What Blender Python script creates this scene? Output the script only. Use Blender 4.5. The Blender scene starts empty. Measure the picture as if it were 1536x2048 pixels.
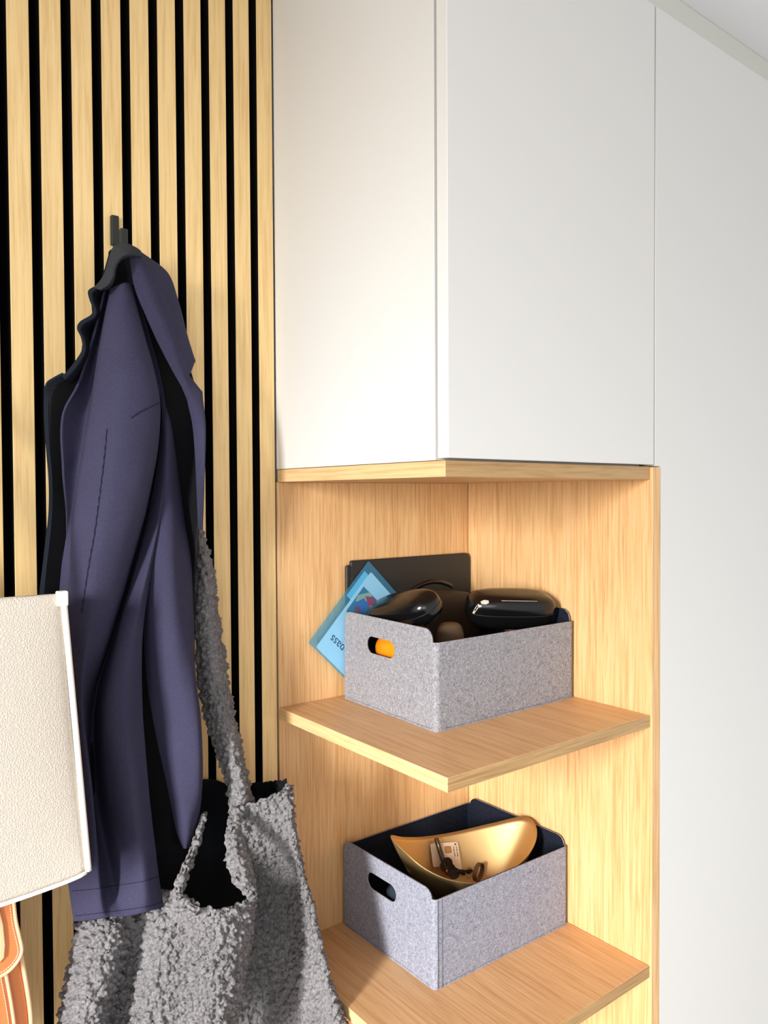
import bpy, bmesh, math, random
import numpy as np
from mathutils import Vector, Matrix, noise

random.seed(4)
S = bpy.context.scene
COL = S.collection

# ------------------------------------------------------------------ camera
W, H = 1536, 2048
FPX = 1554.6
YAW, PITCH, ROLL = .6627, -.0224, -.0053
CAM = np.array([-1.0542, -1.0873, 0.0015])
fw = np.array([math.sin(YAW) * math.cos(PITCH), math.cos(YAW) * math.cos(PITCH), math.sin(PITCH)])
r0 = np.cross(fw, [0, 0, 1.]); r0 /= np.linalg.norm(r0)
u0 = np.cross(r0, fw)
rt = r0 * math.cos(ROLL) + u0 * math.sin(ROLL)
up = -r0 * math.sin(ROLL) + u0 * math.cos(ROLL)
cd = bpy.data.cameras.new('camera')
cd.sensor_fit = 'VERTICAL'; cd.sensor_height = 36; cd.lens = FPX / H * 36
cd.clip_start = .01
cam = bpy.data.objects.new('camera', cd); COL.objects.link(cam)
M = Matrix.Identity(4)
for i in range(3):
    M[i][0], M[i][1], M[i][2], M[i][3] = rt[i], up[i], -fw[i], CAM[i]
cam.matrix_world = M
S.camera = cam

# ------------------------------------------------------------------ world, lights, exposure
S.view_settings.view_transform = 'Standard'; S.view_settings.look = 'None'
S.view_settings.gamma = 1; S.view_settings.use_curve_mapping = False
S.view_settings.exposure = 0.12
wd = bpy.data.worlds.new('world'); S.world = wd; wd.use_nodes = True
wd.node_tree.nodes['Background'].inputs[0].default_value = (.985, .995, 1.02, 1)
wd.node_tree.nodes['Background'].inputs[1].default_value = .76

def area(name, loc, target, sx, sy, power, color, spread=180):
    l = bpy.data.lights.new(name, 'AREA'); l.shape = 'RECTANGLE'; l.size = sx; l.size_y = sy
    l.energy = power; l.color = color; l.spread = math.radians(spread)
    o = bpy.data.objects.new(name, l); COL.objects.link(o)
    o.location = loc
    o.rotation_euler = (Vector(target) - Vector(loc)).to_track_quat('-Z', 'Y').to_euler()
    return o
# daylight from a tall narrow window on the left, low so that the wall's top gets less of it
area('window_daylight', (-3.30, -1.46, -.05), (-.40, -.20, -.85), .28, 1.5, 15.3, (1, .985, .965), 44)
# broad fill lamp added at the left front to replace some world light
area('fill_light', (-2.5, -2.9, .20), (-.25, -.2, .0), 1.6, 1.4, 22, (1, .995, .985), 180)

# ------------------------------------------------------------------ helpers
def at(px, py, d):
    """point seen at photo position (px,py), d metres in front of the slat wall (plane y=-d)"""
    v = fw + rt * (px - W / 2) / FPX - up * (py - H / 2) / FPX
    return CAM + v * ((-d - CAM[1]) / v[1])

def link(name, me, mats, parent=None, smooth=False):
    for m in (mats if isinstance(mats, (list, tuple)) else [mats]):
        me.materials.append(m)
    if parent is not None:
        w = Vector(parent['_w'])
        me.transform(Matrix.Translation(-w))
    o = bpy.data.objects.new(name, me); COL.objects.link(o)
    if parent is not None:
        o.parent = parent
        o['_w'] = parent['_w']
    else:
        o['_w'] = (0., 0., 0.)
    if smooth:
        for p in me.polygons: p.use_smooth = True
    return o

def tag(o, label=None, cat=None, group=None, kind=None):
    if label: o['label'] = label
    if cat: o['category'] = cat
    if group: o['group'] = group
    if kind: o['kind'] = kind
    return o

def thing(name, label, cat, loc, group=None):
    o = bpy.data.objects.new(name, None); COL.objects.link(o)
    o.empty_display_size = .02
    o.location = loc; o['_w'] = tuple(float(c) for c in loc)
    return tag(o, label, cat, group)

def structure(name, loc=(0, 0, 0)):
    o = bpy.data.objects.new(name, None); COL.objects.link(o)
    o.location = loc; o['_w'] = tuple(float(c) for c in loc); o['kind'] = 'structure'
    return o

def bm_mesh(bm, name='m'):
    bmesh.ops.recalc_face_normals(bm, faces=bm.faces)
    me = bpy.data.meshes.new(name); bm.to_mesh(me); bm.free(); return me

def box(x0, x1, y0, y1, z0, z1, bev=.0008, seg=2):
    bm = bmesh.new(); bmesh.ops.create_cube(bm, size=1)
    for v in bm.verts:
        v.co = Vector(((x0 + x1) / 2 + v.co.x * (x1 - x0), (y0 + y1) / 2 + v.co.y * (y1 - y0), (z0 + z1) / 2 + v.co.z * (z1 - z0)))
    if bev:
        bmesh.ops.bevel(bm, geom=bm.edges[:], offset=bev, segments=seg, profile=.5, affect='EDGES')
    return bm_mesh(bm)

def tube(pts, rad, n=8, closed=False):
    """tube mesh along pts; rad a number or a list"""
    pts = [Vector(p) for p in pts]; N = len(pts)
    rr = rad if isinstance(rad, (list, tuple)) else [rad] * N
    vs, fs = [], []
    prev = None
    for i, p in enumerate(pts):
        if closed: t = pts[(i + 1) % N] - pts[i - 1]
        else: t = pts[min(i + 1, N - 1)] - pts[max(i - 1, 0)]
        t.normalize()
        if prev is None:
            a = t.orthogonal().normalized()
        else:
            a = (prev - t * prev.dot(t)).normalized()
        prev = a; b = t.cross(a)
        for k in range(n):
            an = 2 * math.pi * k / n
            vs.append(p + (a * math.cos(an) + b * math.sin(an)) * rr[i])
    for i in range(N if closed else N - 1):
        j = (i + 1) % N
        for k in range(n):
            l = (k + 1) % n
            fs.append((i * n + k, i * n + l, j * n + l, j * n + k))
    if not closed:
        fs.append(tuple(range(n))[::-1]); fs.append(tuple((N - 1) * n + k for k in range(n)))
    me = bpy.data.meshes.new('tube'); me.from_pydata([tuple(v) for v in vs], [], fs)
    for p in me.polygons: p.use_smooth = True
    return me

def cat_rom(P, M_):
    """resample the polyline P (n x k) to M_ points with a Catmull-Rom spline, uniform by index"""
    P = np.asarray(P, float); n = len(P)
    t = np.linspace(0, n - 1, M_); i = np.clip(t.astype(int), 0, n - 2); f = (t - i)[:, None]
    p0 = P[np.clip(i - 1, 0, n - 1)]; p1 = P[i]; p2 = P[i + 1]; p3 = P[np.clip(i + 2, 0, n - 1)]
    return .5 * (2 * p1 + (p2 - p0) * f + (2 * p0 - 5 * p1 + 4 * p2 - p3) * f ** 2 + (3 * p1 - p0 - 3 * p2 + p3) * f ** 3)

def arc_res(P, M_):
    """resample by arc length in the first two columns"""
    Q = cat_rom(P, 40 * len(P))
    s = np.r_[0, np.cumsum(np.hypot(np.diff(Q[:, 0]), np.diff(Q[:, 1])))]
    tt = np.linspace(0, s[-1], M_)
    return np.stack([np.interp(tt, s, Q[:, k]) for k in range(Q.shape[1])], 1)

def loft_mesh(curves, nu, nv, wob=0, seed=0, byrow=False):
    """sheet through long curves given as (px, py, d) lists, left to right, top to bottom"""
    C = np.stack([(arc_res(c, nv) if not byrow else cat_rom(c, nv)) for c in curves])       # K x nv x 3
    G = np.stack([cat_rom(C[:, j], nu) for j in range(nv)], 1)  # nu x nv x 3
    vs = np.zeros((nu, nv, 3))
    for i in range(nu):
        for j in range(nv):
            vs[i, j] = at(*G[i, j])
            if wob:
                q = Vector(vs[i, j]) * 14 + Vector((seed, 0, 0))
                vs[i, j, 1] += wob * noise.noise(q) + wob * .4 * noise.noise(q * 2.7)
    fs = []
    for i in range(nu - 1):
        for j in range(nv - 1):
            a = i * nv + j
            fs.append((a, a + 1, a + nv + 1, a + nv))
    me = bpy.data.meshes.new('sheet'); me.from_pydata([tuple(v) for v in vs.reshape(-1, 3)], [], fs)
    for p in me.polygons: p.use_smooth = True
    return me

def solid(o, t, offset=-1):
    m = o.modifiers.new('thickness', 'SOLIDIFY'); m.thickness = t; m.offset = offset; return o

def flat_shape(loops, thick, bev=0, res=2):
    """flat plate in the XY plane with holes, loops = list of closed 2D outlines"""
    cu = bpy.data.curves.new('c', 'CURVE'); cu.dimensions = '2D'; cu.fill_mode = 'BOTH'
    cu.extrude = max(thick / 2 - bev, 0); cu.bevel_depth = bev; cu.bevel_resolution = res; cu.offset = -bev
    for lp in loops:
        sp = cu.splines.new('POLY'); sp.points.add(len(lp) - 1); sp.use_cyclic_u = True
        for p, q in zip(sp.points, lp): p.co = (q[0], q[1], 0, 1)
    ob = bpy.data.objects.new('tmp', cu)
    me = bpy.data.meshes.new_from_object(ob)
    bpy.data.objects.remove(ob); bpy.data.curves.remove(cu)
    bm = bmesh.new(); bm.from_mesh(me); bmesh.ops.remove_doubles(bm, verts=bm.verts, dist=1e-6)
    bpy.data.meshes.remove(me)
    return bm_mesh(bm)

def text_mesh(body, size, thick=.0003):
    cu = bpy.data.curves.new('t', 'FONT'); cu.body = body; cu.size = size; cu.extrude = thick / 2
    ob = bpy.data.objects.new('tmp', cu); me = bpy.data.meshes.new_from_object(ob)
    bpy.data.objects.remove(ob); bpy.data.curves.remove(cu)
    return me

def rrect(x0, x1, y0, y1, r, n=6):
    if not isinstance(r, (list, tuple)): r = [r] * 4
    out = []
    for (cx, cy, a0, q) in ((x1, y1, 0, r[0]), (x0, y1, 90, r[1]), (x0, y0, 180, r[2]), (x1, y0, 270, r[3])):
        sx = -1 if cx == x1 else 1; sy = -1 if cy == y1 else 1
        for k in range(n + 1):
            a = math.radians(a0 + 90 * k / n)
            out.append((cx + sx * q + q * math.cos(a), cy + sy * q + q * math.sin(a)))
    return out

def frame_matrix(o, ex, ey, ez):
    m = Matrix.Identity(4)
    for i in range(3): m[i][0], m[i][1], m[i][2], m[i][3] = ex[i], ey[i], ez[i], o[i]
    return m

def superell(ax, ay, az, e1=.8, e2=.8, nu=48, nv=28, squash=None):
    def p(c, e): return math.copysign(abs(c) ** e, c)
    vs, fs = [], []
    for j in range(nv + 1):
        v = -math.pi / 2 + math.pi * j / nv
        for i in range(nu):
            u = 2 * math.pi * i / nu
            q = Vector((ax * p(math.cos(v), e1) * p(math.cos(u), e2), ay * p(math.cos(v), e1) * p(math.sin(u), e2), az * p(math.sin(v), e1)))
            if squash: q = squash(q)
            vs.append(q)
    for j in range(nv):
        for i in range(nu):
            k = (i + 1) % nu
            fs.append((j * nu + i, j * nu + k, (j + 1) * nu + k, (j + 1) * nu + i))
    bm = bmesh.new(); bv = [bm.verts.new(v) for v in vs]
    for f in fs: bm.faces.new([bv[i] for i in f])
    bmesh.ops.remove_doubles(bm, verts=bm.verts, dist=1e-6)
    me = bm_mesh(bm)
    for p_ in me.polygons: p_.use_smooth = True
    return me

# ------------------------------------------------------------------ materials
def srgb(r, g, b):
    def f(c):
        c /= 255.
        return c / 12.92 if c <= .04045 else ((c + .055) / 1.055) ** 2.4
    return (f(r), f(g), f(b), 1)

def new_mat(name, col=(.5, .5, .5, 1), rough=.5, metal=0, spec=.5):
    m = bpy.data.materials.new(name); m.use_nodes = True
    b = m.node_tree.nodes['Principled BSDF']
    b.inputs['Base Color'].default_value = col; b.inputs['Roughness'].default_value = rough
    b.inputs['Metallic'].default_value = metal; b.inputs['Specular IOR Level'].default_value = spec
    return m, m.node_tree, b

def coords(nt, scale=(1, 1, 1), rot=(0, 0, 0)):
    tc = nt.nodes.new('ShaderNodeTexCoord'); mp = nt.nodes.new('ShaderNodeMapping')
    mp.inputs['Scale'].default_value = scale; mp.inputs['Rotation'].default_value = rot
    nt.links.new(tc.outputs['Object'], mp.inputs[0]); return mp.outputs[0]

def nz(nt, vec, scale, detail=3, rough=.5, dist=0):
    n = nt.nodes.new('ShaderNodeTexNoise'); n.inputs['Scale'].default_value = scale
    n.inputs['Detail'].default_value = detail; n.inputs['Roughness'].default_value = rough
    n.inputs['Distortion'].default_value = dist
    nt.links.new(vec, n.inputs['Vector']); return n.outputs['Fac']

def ramp(nt, fac, stops):
    r = nt.nodes.new('ShaderNodeValToRGB'); e = r.color_ramp.elements
    while len(e) < len(stops): e.new(.5)
    for k, (p, c) in enumerate(stops): e[k].position = p; e[k].color = c
    nt.links.new(fac, r.inputs[0]); return r.outputs[0]

def bump(nt, b, fac, strength, dist=.001):
    n = nt.nodes.new('ShaderNodeBump'); n.inputs['Strength'].default_value = strength; n.inputs['Distance'].default_value = dist
    nt.links.new(fac, n.inputs['Height']); nt.links.new(n.outputs[0], b.inputs['Normal']); return n

def mix(nt, a, b_, fac, mode='MIX'):
    n = nt.nodes.new('ShaderNodeMix'); n.data_type = 'RGBA'; n.blend_type = mode
    if isinstance(fac, (int, float)): n.inputs[0].default_value = fac
    else: nt.links.new(fac, n.inputs[0])
    for s, v in ((6, a), (7, b_)):
        if isinstance(v, tuple): n.inputs[s].default_value = v
        else: nt.links.new(v, n.inputs[s])
    return n.outputs[2]

def oak(name, light, mid, dark, axis='z', rough=.45, per_object=0):
    m, nt, b = new_mat(name, rough=rough, spec=.35)
    sc = {'z': (1, 1, .035), 'y': (1, .035, 1), 'x': (.035, 1, 1)}[axis]
    v = coords(nt, sc)
    if per_object:
        oi = nt.nodes.new('ShaderNodeObjectInfo'); ad = nt.nodes.new('ShaderNodeVectorMath'); ad.operation = 'ADD'
        sx = nt.nodes.new('ShaderNodeVectorMath'); sx.operation = 'SCALE'
        cx = nt.nodes.new('ShaderNodeCombineXYZ')
        for k in range(3): nt.links.new(oi.outputs['Random'], cx.inputs[k])
        nt.links.new(cx.outputs[0], sx.inputs[0]); sx.inputs[3].default_value = 3.1
        nt.links.new(v, ad.inputs[0]); nt.links.new(sx.outputs[0], ad.inputs[1]); v = ad.outputs[0]
    a = nz(nt, v, 260, 4, .6, .3)     # fine pores
    c = nz(nt, v, 45, 3, .55, .8)     # broad bands
    col = ramp(nt, a, [(.36, dark), (.48, mid), (.60, light)])
    col2 = ramp(nt, c, [(.36, mid), (.62, light)])
    col = mix(nt, col, col2, .45)
    nt.links.new(col, b.inputs['Base Color'])
    bump(nt, b, a, .12, .0006)
    return m

OAK_L, OAK_M, OAK_D = srgb(230, 189, 137), srgb(216, 170, 115), srgb(186, 135, 81)
M_oak_v = oak('oak_vertical_grain', OAK_L, OAK_M, OAK_D, 'z')
M_oak_y = oak('oak_shelf_grain', srgb(220, 176, 128), srgb(208, 161, 112), srgb(184, 134, 86), 'y')
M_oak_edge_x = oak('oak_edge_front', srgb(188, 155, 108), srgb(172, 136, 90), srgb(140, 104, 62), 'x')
M_oak_edge_y = oak('oak_edge_side', srgb(226, 190, 140), srgb(216, 178, 126), srgb(190, 148, 98), 'y')
M_slat = oak('oak_slat', srgb(241, 209, 150), srgb(231, 197, 138), srgb(212, 173, 112), 'z', .5, 1)

def white(name, col, rough=.45, b=.05):
    m, nt, bs = new_mat(name, col, rough, spec=.3)
    bump(nt, bs, nz(nt, coords(nt), 900, 2), b, .0003); return m
M_white = white('white_lacquer', srgb(221, 220, 216))
M_ceil = white('ceiling_paint', srgb(246, 246, 248), .9, .15)
M_filler = white('filler_paint', srgb(214, 213, 204), .7)
M_black, _, _ = new_mat('black_felt', (.003, .003, .003, 1), 1, spec=0)
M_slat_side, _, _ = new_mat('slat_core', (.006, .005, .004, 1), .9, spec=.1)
M_hook, _, _ = new_mat('black_metal', srgb(38, 40, 36), .55, spec=.4)
M_floor = oak('floor_boards', srgb(222, 219, 214), srgb(214, 210, 204), srgb(196, 190, 182), 'y')

def felt(name, a, b_, c, bias=0):
    m, nt, bs = new_mat(name, rough=.95, spec=.1)
    v = coords(nt)
    f1 = nz(nt, coords(nt, (1, 1, .55), (.3, .5, .7)), 360, 5, .75, 1.4)
    f2 = nz(nt, coords(nt, (.5, 1, 1), (1.1, .2, .4)), 420, 4, .7, 1.6)
    f3 = nz(nt, v, 1500, 2, .6)
    col = ramp(nt, f1, [(.36 - bias, c), (.50 - bias, b_), (.62 - bias, a)])
    col2 = ramp(nt, f2, [(.36 - bias, c), (.50 - bias, b_), (.64 - bias, a)])
    col = mix(nt, col, col2, .5)
    nt.links.new(col, bs.inputs['Base Color'])
    bump(nt, bs, f3, .5, .0008); return m
M_felt = felt('grey_felt', srgb(180, 179, 183), srgb(142, 141, 146), srgb(80, 79, 85))
M_felt_b = felt('grey_felt_blue', srgb(178, 180, 190), srgb(140, 142, 155), srgb(80, 82, 98))
M_lining = felt('dark_felt', srgb(38, 42, 54), srgb(28, 32, 43), srgb(18, 21, 30))
M_seam, _, _ = new_mat('grey_thread', srgb(92, 92, 104), .9)

def leather(name, col, rough, scale, strength, spec=.5, dist=.0006):
    m, nt, b = new_mat(name, col, rough, spec=spec)
    v = coords(nt)
    vo = nt.nodes.new('ShaderNodeTexVoronoi'); vo.feature = 'DISTANCE_TO_EDGE'; vo.inputs['Scale'].default_value = scale
    ns = nt.nodes.new('ShaderNodeTexNoise'); ns.inputs['Scale'].default_value = scale * .6
    vm = nt.nodes.new('ShaderNodeVectorMath'); vm.operation = 'MULTIPLY_ADD'
    nt.links.new(v, ns.inputs['Vector']); nt.links.new(ns.outputs['Color'], vm.inputs[0])
    vm.inputs[1].default_value = (.8 / scale,) * 3; nt.links.new(v, vm.inputs[2])
    nt.links.new(vm.outputs[0], vo.inputs['Vector'])
    rp = ramp(nt, vo.outputs['Distance'], [(0, (0, 0, 0, 1)), (.25, (1, 1, 1, 1))])
    bump(nt, b, rp, strength, dist); return m
M_cream = leather('cream_pebbled_leather', srgb(200, 190, 177), .42, 330, .5)
M_cream_edge, _, _ = new_mat('cream_edge', srgb(236, 230, 220), .5)
M_tan = leather('tan_leather', srgb(214, 128, 74), .32, 900, .08)
M_tan_edge, _, _ = new_mat('tan_piping', srgb(236, 190, 146), .45)
M_thread, _, _ = new_mat('white_thread', srgb(245, 226, 204), .8)
M_case = leather('black_grained_leather', srgb(34, 35, 34), .42, 1400, .2)
M_gloss = leather('black_glossy_leather', srgb(14, 14, 15), .16, 500, .05)
M_brown = leather('dark_brown_leather', srgb(40, 29, 22), .5, 800, .2)
M_tanbrown = leather('brown_suede', srgb(96, 74, 52), .8, 900, .2)
M_wear, _, _ = new_mat('peeled_patch', srgb(196, 188, 172), .8)
M_orange, _, _ = new_mat('orange_plastic', srgb(250, 140, 20), .25)
M_red, _, _ = new_mat('red_rim', srgb(170, 30, 12), .35)
M_bagfoil = leather('dark_foil', srgb(40, 52, 62), .2, 120, .6)

def cloth(name, col, col2, scale=900):
    m, nt, b = new_mat(name, rough=.9, spec=.15)
    f = nz(nt, coords(nt), scale, 3, .7); g = nz(nt, coords(nt), 9, 3, .5)
    c = mix(nt, ramp(nt, f, [(.35, col2), (.65, col)]), ramp(nt, g, [(.3, col2), (.7, col)]), .3)
    nt.links.new(c, b.inputs['Base Color']); bump(nt, b, f, .35, .0006); return m
M_navy = cloth('navy_wool', srgb(64, 62, 86), srgb(45, 44, 63))
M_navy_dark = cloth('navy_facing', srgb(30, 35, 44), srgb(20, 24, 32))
M_collar = cloth('collar_wool', srgb(58, 60, 66), srgb(42, 44, 49))
M_navy_thread, _, _ = new_mat('navy_thread', srgb(38, 37, 55), .9, spec=.1)
M_coat_shade, _, _ = new_mat('coat_lining_shade', srgb(9, 10, 14), .7, spec=.2)  # near-black colour carries the shadow inside the navy coat
M_teddy = cloth('grey_teddy_fleece', srgb(136, 133, 134), srgb(84, 82, 83), 260)
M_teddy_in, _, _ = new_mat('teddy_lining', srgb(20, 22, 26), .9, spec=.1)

def metal(name, col, rough):
    m, nt, b = new_mat(name, col, rough, 1); bump(nt, b, nz(nt, coords(nt), 1200, 2), .1, .0004); return m
M_brass = metal('brushed_brass', srgb(212, 180, 126), .56)
M_chrome = metal('steel', srgb(190, 180, 165), .25)
M_card, _, _ = new_mat('card_plastic', srgb(226, 206, 182), .35)
M_cardprint, _, _ = new_mat('card_print', srgb(120, 84, 52), .5)
M_chip, _, _ = new_mat('card_chip', srgb(196, 150, 92), .3, .6)
M_pen, _, _ = new_mat('pen_body', srgb(52, 36, 26), .25)
M_keys, _, _ = new_mat('key_black', srgb(22, 16, 14), .5)
M_paper, _, _ = new_mat('white_paper', srgb(244, 248, 250), .7)
M_bluepaper, _, _ = new_mat('blue_paper', srgb(140, 214, 236), .7)
M_print, _, _ = new_mat('navy_print', srgb(20, 46, 92), .6)
M_prints = {k: new_mat('print_' + k, srgb(*v), .6)[0] for k, v in dict(teal=(40, 110, 140), pink=(200, 30, 84), blue=(34, 92, 180), cream=(212, 196, 150), pale=(222, 230, 236), plum=(120, 40, 74)).items()}
def plastic_sheet():
    m, nt, b = new_mat('blue_translucent_plastic', srgb(120, 190, 220), .25)
    tr = nt.nodes.new('ShaderNodeBsdfTransparent'); tr.inputs[0].default_value = srgb(230, 245, 252)
    mx = nt.nodes.new('ShaderNodeMixShader'); mx.inputs[0].default_value = .12
    out = nt.nodes['Material Output']
    nt.links.new(tr.outputs[0], mx.inputs[1]); nt.links.new(b.outputs[0], mx.inputs[2]); nt.links.new(mx.outputs[0], out.inputs[0])
    return m
M_plastic = plastic_sheet()

# ------------------------------------------------------------------ the setting
FLOOR_Z, CEIL_Z = -1.65, .798
wall = structure('wall_back')
link('plaster', box(-3.2, 2.4, .032, .10, FLOOR_Z, CEIL_Z + .05, 0), M_ceil, wall)
link('felt_backing', box(-1.60, -.4245, .022, .031, FLOOR_Z, CEIL_Z, 0), M_black, wall)
XS = -.4259
def slat_mesh():
    bm = bmesh.new()
    x0, x1, y0, y1, z0, z1 = -.027, 0, 0, .022, FLOOR_Z, CEIL_Z - .001
    me = box(x0, x1, y0, y1, z0, z1, .0006, 1)
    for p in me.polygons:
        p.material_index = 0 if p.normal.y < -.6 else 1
    return me
sm = slat_mesh(); sm.materials.append(M_slat); sm.materials.append(M_slat_side)
for k in range(28):
    o = bpy.data.objects.new('slat', sm); COL.objects.link(o); o.location = (XS - .04 * k, 0, 0); o.parent = wall
ceil = link('ceiling', box(-3.2, 2.4, -3.4, .10, CEIL_Z, CEIL_Z + .06, 0), M_ceil); tag(ceil, kind='structure')
flo = structure('floor')
link('subfloor', box(-3.2, 2.4, -3.4, .10, FLOOR_Z - .06, FLOOR_Z - .012, 0), M_black, flo)
fb = box(0, .138, -3.4, .03, FLOOR_Z - .012, FLOOR_Z, .001, 1); fb.materials.append(M_floor)
for k in range(40):
    o = bpy.data.objects.new('floor_board', fb); COL.objects.link(o); o.location = (-3.2 + .14 * k, 0, 0); o.parent = flo

# ------------------------------------------------------------------ corner shelf unit
A, B = .4227, .400
Z1, Z2, ZU, TU = -.3409, -.7323, .0224, .0198
T = .0184
unit = thing('corner_shelf_unit', 'oak open corner shelf unit with back and end panels under the white cabinet', 'shelf', (-.2, -.2, FLOOR_Z))
link('back_panel', box(-A, -.0006, -.0006, .018, FLOOR_Z, ZU, .0006, 1), M_oak_v, unit)
ep = box(0.0012, .0224, -B - .0030, .018, FLOOR_Z, ZU + TU - .001, .0006, 1)
link('end_panel', ep, M_oak_v, unit)
def shelf_board(name, z_top, t, a, b, dy=0):
    me = box(-a, 0.0006, -b, -.001, z_top - t, z_top, .0009, 2)
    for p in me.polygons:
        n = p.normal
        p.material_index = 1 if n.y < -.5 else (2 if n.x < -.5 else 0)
    return link(name, me, [M_oak_y, M_oak_edge_x, M_oak_edge_y], unit)
shelf_board('top_board', ZU + TU, TU, A, B - .002)
shelf_board('shelf', Z1, T, A, B)
shelf_board('shelf', Z2, T, A, B)
shelf_board('shelf', Z2 - .391, T, A, B)

# ------------------------------------------------------------------ upper cabinet, tall cabinet, filler
DY = -.4035
cab = thing('wall_cabinet', 'white handleless cabinet mounted above the oak corner shelves', 'cabinet', (-.2, -.2, ZU + TU))
link('side_panel', box(-A - .0006, -A + .017, -.3800, .0005, ZU + TU + .0006, CEIL_Z - .001, .0008), M_white, cab)
link('carcass', box(-A + .0175, .0002, -.3795, .0002, ZU + TU + .0009, .733, .0004, 1), M_white, cab)
link('door', box(-A - .0003, .0035, DY, DY + .019, ZU + TU + .0028, .7380, .0010), M_white, cab)
tall = thing('tall_cabinet', 'tall flat white cabinet beside the oak end panel', 'cabinet', (.35, -.2, FLOOR_Z))
link('carcass', box(.0242, .66, DY + .0205, .0302, FLOOR_Z, .733, .0005, 1), M_white, tall)
zb_ = ZU + TU + .0012
me = flat_shape([[(.0072, zb_), (.0232, zb_), (.0232, FLOOR_Z + .06), (.66, FLOOR_Z + .06), (.66, .7380), (.0072, .7380)]], .0195, .0008, 2)
me.transform(frame_matrix((0, DY + .0103, 0), (1, 0, 0), (0, 0, 1), (0, -1, 0)))
link('door', me, M_white, tall)
tr = link('trim_1', box(-A + .02, .70, DY + .0235, DY + .040, .7335, CEIL_Z - .0005, .0005, 1), M_filler); tag(tr, kind='structure')

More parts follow.
